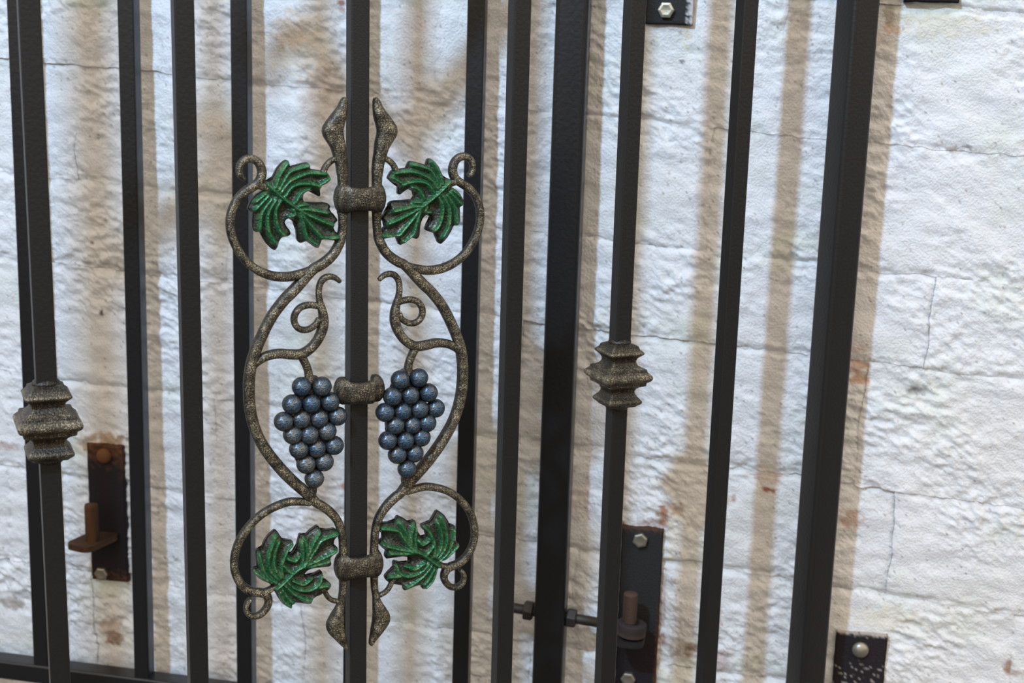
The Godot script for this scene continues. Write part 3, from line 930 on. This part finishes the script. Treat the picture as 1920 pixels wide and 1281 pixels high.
# ------------------------------------------------------------------ the gate behind, hung close to the wall
func build_back_gate() -> void:
	var gn := Vector3(-0.55185292, 0.01745241, 0.83375882)
	var gu := Vector3(0.83388582, 0, 0.55193699)
	var gv := gn.cross(gu)
	var g := empty("iron_gate", self, Transform3D(Basis(gu, gv, gn), Vector3(0.28480, 1.1148, -0.17587)))
	tag(g, "plain black iron gate hanging behind close to the white wall", "gate")
	part("post", bar_mesh(0.035, 0.035, 1.86, 0.006), M.back_paint, g, Transform3D(Basis(), Vector3(0.005, -1.10, 0.0)))
	part("post", bar_mesh(0.035, 0.035, 1.86, 0.006), M.back_paint, g, Transform3D(Basis(), Vector3(-0.883, -1.10, 0.0)))
	var bar := bar_mesh(0.019, 0.019, 1.09, 0.0022)
	for x in [-0.7525, -0.6222, -0.491, -0.3606, -0.2292, -0.0977]:
		part("bar", bar, M.back_paint, g, Transform3D(Basis(), Vector3(x, -0.445, 0.0)))
	for y in [-0.4530, 0.66]:
		part("rail", bar_mesh(0.024, 0.027, 0.854, 0.003), M.back_paint, g, Transform3D(Basis(Vector3.BACK, PI / 2 - 0.022), Vector3(-0.012, y - 0.0075, 0.0)))
	# hinge rod through the post, with its two nuts and the eye that turns on the wall pin
	var rod := empty("hinge_bolt", g, Transform3D(Basis(Vector3.BACK, PI / 2 - 0.085 + PI), Vector3(-0.060, -0.3060, 0.0)))
	rod.set_meta("label", "dark threaded hinge rod with nuts")
	var prof := [P(0.01, 0), P(5.2, 0)]
	var yy := 0.4
	while yy < 142.0:
		prof.append(P(6.2, yy + 0.25))
		prof.append(P(5.35, yy + 0.9))
		yy += 1.5
	prof.append(P(5.2, 143))
	prof.append(P(0.01, 143))
	part("threaded_rod", lathe(prof, 18), M.dark_steel, rod)
	var nut := lathe([P(6.0, 0), P(10.2, 0), P(11.6, 1.4), P(11.6, 9.6), P(10.2, 11.0), P(6.0, 11.0)], 48, true)
	part("nut", nut, M.dark_steel, rod, Transform3D(Basis(Vector3.UP, 0.3), Vector3(0, 0.0335, 0)))
	part("nut", nut, M.dark_steel, rod, Transform3D(Basis(Vector3.UP, 0.2), Vector3(0, 0.0835, 0)))
	var eye := lathe([P(8.8, -7.5), P(15.6, -7.5), P(17.0, -6.2), P(17.2, 0), P(17.0, 6.2), P(15.6, 7.6), P(8.8, 7.8), P(8.6, 0.0), P(8.8, -7.5)], 32)
	var rust_eye := vcol(eye, func(p: Vector3) -> Color: return Color(0.032, 0.026, 0.024).lerp(Color(0.12, 0.080, 0.062), clampf(p.y / 0.008, 0.0, 1.0) * (0.7 + 0.6 * nb.get_noise_3d(p.x * 300, p.y * 300, p.z * 300))))
	var e := part("hinge_eye", rust_eye, M.rusty_steel, rod, Transform3D(Basis(Vector3.BACK, -PI / 2), Vector3(0.0, 0.158, 0.0)))
	e.set_meta("label", "rusty hinge eye")

# a thin thread through 3D points
func thread(pts: Array, r: float) -> ArrayMesh:
	var v := PackedVector3Array()
	var idx := PackedInt32Array()
	for i in pts.size():
		var t: Vector3 = (pts[mini(i + 1, pts.size() - 1)] - pts[maxi(i - 1, 0)]).normalized()
		var s := t.cross(Vector3.UP if absf(t.y) < 0.9 else Vector3.RIGHT).normalized()
		var w := t.cross(s)
		for k in 4:
			v.append(pts[i] + (s * cos(TAU * k / 4) + w * sin(TAU * k / 4)) * r)
	for j in pts.size() - 1:
		for k in 4:
			var a := j * 4 + k
			var b := j * 4 + (k + 1) % 4
			idx.append_array([a, b, a + 4, b, b + 4, a + 4])
	return solid(v, idx)

# the same mesh with a colour for each of its points
func vcol(m: ArrayMesh, f: Callable) -> ArrayMesh:
	var a := m.surface_get_arrays(0)
	var c := PackedColorArray()
	for p in a[Mesh.ARRAY_VERTEX]:
		c.append(f.call(p))
	a[Mesh.ARRAY_COLOR] = c
	var o := ArrayMesh.new()
	o.add_surface_from_arrays(Mesh.PRIMITIVE_TRIANGLES, a)
	return o

# ------------------------------------------------------------------ steel plates bolted to the wall
func plate_mesh(w: float, h: float, rusty: Callable) -> ArrayMesh:
	# subdivided box so that rust can lie in patches
	var v := PackedVector3Array()
	var loop := round_rect(w, h, 0.0015, 2)
	var idx := PackedInt32Array()
	var nu := int(w / 0.0022)
	var nv := int(h / 0.0022)
	for z in [0.0062, -0.006]:
		for j in nv + 1:
			for i in nu + 1:
				var x := (float(i) / nu - 0.5) * w
				var y := (float(j) / nv - 0.5) * h
				var wob := 0.0006 * na.get_noise_2d(x * 3000.0, y * 3000.0)
				v.append(Vector3(x + (wob if i == 0 or i == nu else 0.0), y + (wob if j == 0 or j == nv else 0.0), z - (0.0006 if z > 0 and (i == 0 or i == nu or j == 0 or j == nv) else 0.0)))
	var per := (nu + 1) * (nv + 1)
	for j in nv:
		for i in nu:
			var a := j * (nu + 1) + i
			idx.append_array([a, a + 1, a + nu + 1, a + 1, a + nu + 2, a + nu + 1])
			var b := a + per
			idx.append_array([b, b + nu + 1, b + 1, b + 1, b + nu + 1, b + nu + 2])
	var rim: Array[int] = []
	for i in nu:
		rim.append(i)
	for j in nv:
		rim.append(j * (nu + 1) + nu)
	for i in nu:
		rim.append(nv * (nu + 1) + nu - i)
	for j in nv:
		rim.append((nv - j) * (nu + 1))
	for k in rim.size():
		var a := rim[k]
		var b := rim[(k + 1) % rim.size()]
		idx.append_array([a, a + per, b, b, a + per, b + per])
	var col := PackedColorArray()
	for p in v:
		col.append(rusty.call(p))
	return solid(v, idx, col)

func hex_bolt(dome: bool) -> ArrayMesh:
	if dome:
		return lathe([P(9.2, 0), P(9.6, 0.8), P(9.2, 2.6), P(8.0, 4.4), P(6.0, 5.8), P(3.2, 6.7), P(0.05, 7.0)], 28)
	return lathe([P(7.4, 0), P(8.9, 0.5), P(8.9, 5.2), P(8.2, 6.2), P(5.6, 6.5), P(5.2, 6.1), P(0.05, 6.0)], 48, true)

func on_wall(n: String, u: float, v: float) -> Node3D:
	return empty(n, self, Transform3D(WALL.basis, WALL * Vector3(u, v, 0.0)))

func build_brackets() -> void:
	var face := Basis(Vector3.RIGHT, PI / 2)      # lathe axis out of the wall
	var dark := Color(0.016, 0.015, 0.018)
	var violet := Color(0.026, 0.0245, 0.027)
	var rust := Color(0.13, 0.050, 0.020)
	var pale := Color(0.45, 0.40, 0.36)
	# left, rusty pintle bracket
	var b := on_wall("wall_bracket", -0.8465, 0.864)
	tag(b, "rust-topped hinge bracket with upright pin on a tab, at far left", "bracket")
	part("plate", plate_mesh(0.047, 0.176, func(p: Vector3) -> Color:
		var t := smoothstep(0.058, 0.086, p.y + 0.03 * nb.get_noise_2d(p.x * 300, p.y * 300)) * 0.9
		t = maxf(t, smoothstep(0.012, 0.022, p.x) * smoothstep(0.035, 0.08, p.y + 0.03 * nb.get_noise_2d(p.x * 400, p.y * 400)) * 0.8)
		t = maxf(t, smoothstep(-0.075, -0.086, p.y + 0.02 * nb.get_noise_2d(p.x * 500, p.y * 500)) * 0.7)
		return dark.lerp(rust * (0.6 + 0.9 * absf(na.get_noise_2d(p.x * 4000, p.y * 4000))), t)), M.rusty_steel, b)
	var rb := part("bolt", vcol(hex_bolt(true), func(p: Vector3) -> Color: return Color(0.16, 0.065, 0.025)), M.rusty_steel, b, Transform3D(face, Vector3(-0.001, 0.0735, 0.006)))
	rb.set_meta("label", "bolt head covered in rust")
	part("bolt", hex_bolt(false), M.bolt_zinc, b, Transform3D(face, Vector3(-0.009, -0.0787, 0.006)))
	var rusty := func(p: Vector3) -> Color: return Color(0.036, 0.020, 0.012).lerp(Color(0.095, 0.046, 0.022), clampf(0.5 + 1.2 * nb.get_noise_3d(p.x * 260, p.y * 260, p.z * 260), 0.0, 1.0))
	var tab := vcol(bar_mesh(0.036, 0.060, 0.007, 0.010), rusty)
	part("tab", tab, M.rusty_steel, b, Transform3D(Basis(Vector3.UP, -0.25), Vector3(-0.008, -0.0315, 0.030)))
	var pin := vcol(lathe([P(8.0, 0), P(8.2, 2), P(8.1, 44), P(7.4, 46.5), P(0.05, 47)], 24), rusty)
	part("pin", pin, M.rusty_steel, b, Transform3D(Basis(), Vector3(-0.0055, -0.0255, 0.036)))
	# right pintle bracket, which carries the gate behind
	b = on_wall("wall_bracket", -0.1912, 0.804)
	tag(b, "dark hinge bracket carrying the back gate's threaded hinge rod", "bracket")
	part("plate", plate_mesh(0.0475, 0.200, func(p: Vector3) -> Color:
		var t := smoothstep(0.0945, 0.1, p.y + 0.008 * nb.get_noise_2d(p.x * 700, p.y * 700)) * 0.9
		var c := violet.lerp(dark, smoothstep(0.0, -0.05, p.y))
		c = c.lerp(rust, smoothstep(0.0205, 0.0235, p.x + 0.002 * nb.get_noise_2d(p.x * 900, p.y * 900)) * smoothstep(0.03, -0.04, p.y) * 0.8)
		return c.lerp(rust, t * 0.6)), M.rusty_steel, b)
	part("bolt", hex_bolt(false), M.bolt_zinc, b, Transform3D(face * Basis(Vector3.UP, 0.3), Vector3(-0.002, 0.0862, 0.006)))
	part("bolt", hex_bolt(false), M.bolt_zinc, b, Transform3D(face, Vector3(-0.0082, -0.0862, 0.006)))
	var tab2 := vcol(bar_mesh(0.032, 0.056, 0.007, 0.010), func(p: Vector3) -> Color: return Color(0.020, 0.017, 0.016))
	part("tab", tab2, M.rusty_steel, b, Transform3D(Basis(), Vector3(-0.006, -0.0265, 0.028)))
	var pin2 := vcol(lathe([P(7.9, 0), P(8.0, 60), P(7.4, 62.0), P(0.05, 62.5)], 24), func(p: Vector3) -> Color: return Color(0.025, 0.020, 0.018).lerp(Color(0.080, 0.046, 0.032), clampf(0.45 + 1.3 * nb.get_noise_3d(p.x * 300, p.y * 160, p.z * 300) + smoothstep(0.05, 0.062, p.y), 0.0, 1.0)))
	part("pin", pin2, M.rusty_steel, b, Transform3D(Basis(), Vector3(-0.0075, -0.0285, 0.040)))
	# dusty cobweb hung between the pin and the wall
	var web := on_wall("cobweb", -0.146, 0.797)
	tag(web, "dusty cobweb strung between the hinge pin and the wall", "cobweb")
	var wr := RandomNumberGenerator.new()
	wr.seed = 12
	var strands := SurfaceTool.new()
	for k in 34:
		var from := Vector3(wr.randf_range(-0.021, -0.010), wr.randf_range(-0.022, 0.030), wr.randf_range(0.0075, 0.016))
		var to := Vector3(wr.randf_range(0.004, 0.050), from.y * 0.3 + wr.randf_range(-0.024, 0.004), wr.randf_range(0.001, 0.006))
		var sag := wr.randf_range(0.001, 0.006)
		var pts := []
		for i in 5:
			var q := from.lerp(to, i / 4.0)
			pts.append(q - Vector3(0, sag * sin(PI * i / 4.0), 0))
		strands.append_from(thread(pts, wr.randf_range(0.00004, 0.00011)), 0, Transform3D())
	var wm := part("strands", strands.commit(), M.web, web)
	wm.set_meta("kind", "stuff")
	# plates of other hinges, cut by the edges of the view
	b = on_wall("wall_plate", -0.190, 1.5235)
	tag(b, "dark plate with a bright hexagonal bolt at the top edge", "plate")
	part("plate", plate_mesh(0.0505, 0.116, func(p: Vector3) -> Color:
		var t := smoothstep(0.0175, 0.022, p.x + 0.006 * nb.get_noise_2d(p.x * 500, p.y * 500))
		return violet.lerp(Color(0.62, 0.60, 0.60), t * 0.95)), M.rusty_steel, b)
	part("bolt", hex_bolt(false), M.bolt_bright, b, Transform3D(face, Vector3(-0.0036, -0.0431, 0.006)))
	b = on_wall("wall_plate", 0.0614, 0.702)
	tag(b, "black plate with one domed bolt at the bottom right of the wall", "plate")
	part("plate", plate_mesh(0.0565, 0.198, func(p: Vector3) -> Color:
		var t := smoothstep(0.0955, 0.099, p.y + 0.004 * nb.get_noise_2d(p.x * 900, p.y * 900))
		var s := smoothstep(0.30, 0.42, na.get_noise_2d(p.x * 9000, p.y * 9000)) * smoothstep(0.07, 0.055, p.y)
		return dark.lerp(pale, clampf(t * 0.9 + s * 0.7, 0.0, 1.0))), M.rusty_steel, b)
	part("bolt", hex_bolt(true), M.bolt_zinc, b, Transform3D(face, Vector3(-0.0005, 0.0795, 0.006)))
	b = on_wall("wall_plate", 0.0757, 1.5895)
	tag(b, "black plate whose lower edge just shows at the top right", "plate")
	part("plate", plate_mesh(0.0545, 0.190, func(p: Vector3) -> Color: return dark), M.rusty_steel, b)
	part("bolt", hex_bolt(true), M.bolt_zinc, b, Transform3D(face, Vector3(0.0, 0.070, 0.006)))

# ------------------------------------------------------------------ the lamp that lights the wall, out of view on the left
func build_lamp() -> void:
	var o := empty("standing_lamp", self, Transform3D(Basis(), Vector3(-1.3, 0.0, 1.1)))
	tag(o, "cool white globe lamp on a tall black pole left of the gates", "lamp")
	part("base", lathe([P(150, 0), P(160, 8), P(150, 22), P(30, 34), P(0.5, 34)], 32), M.dark_steel, o)
	part("pole", lathe([P(14, 30), P(14, 2660), P(30, 2670), P(32, 2690), P(0.5, 2690)], 16), M.dark_steel, o)
	part("globe", ball(Vector3(0.055, 0.055, 0.055), 24, 16), M.glow, o, Transform3D(Basis(), Vector3(0, 2.75, 0)))
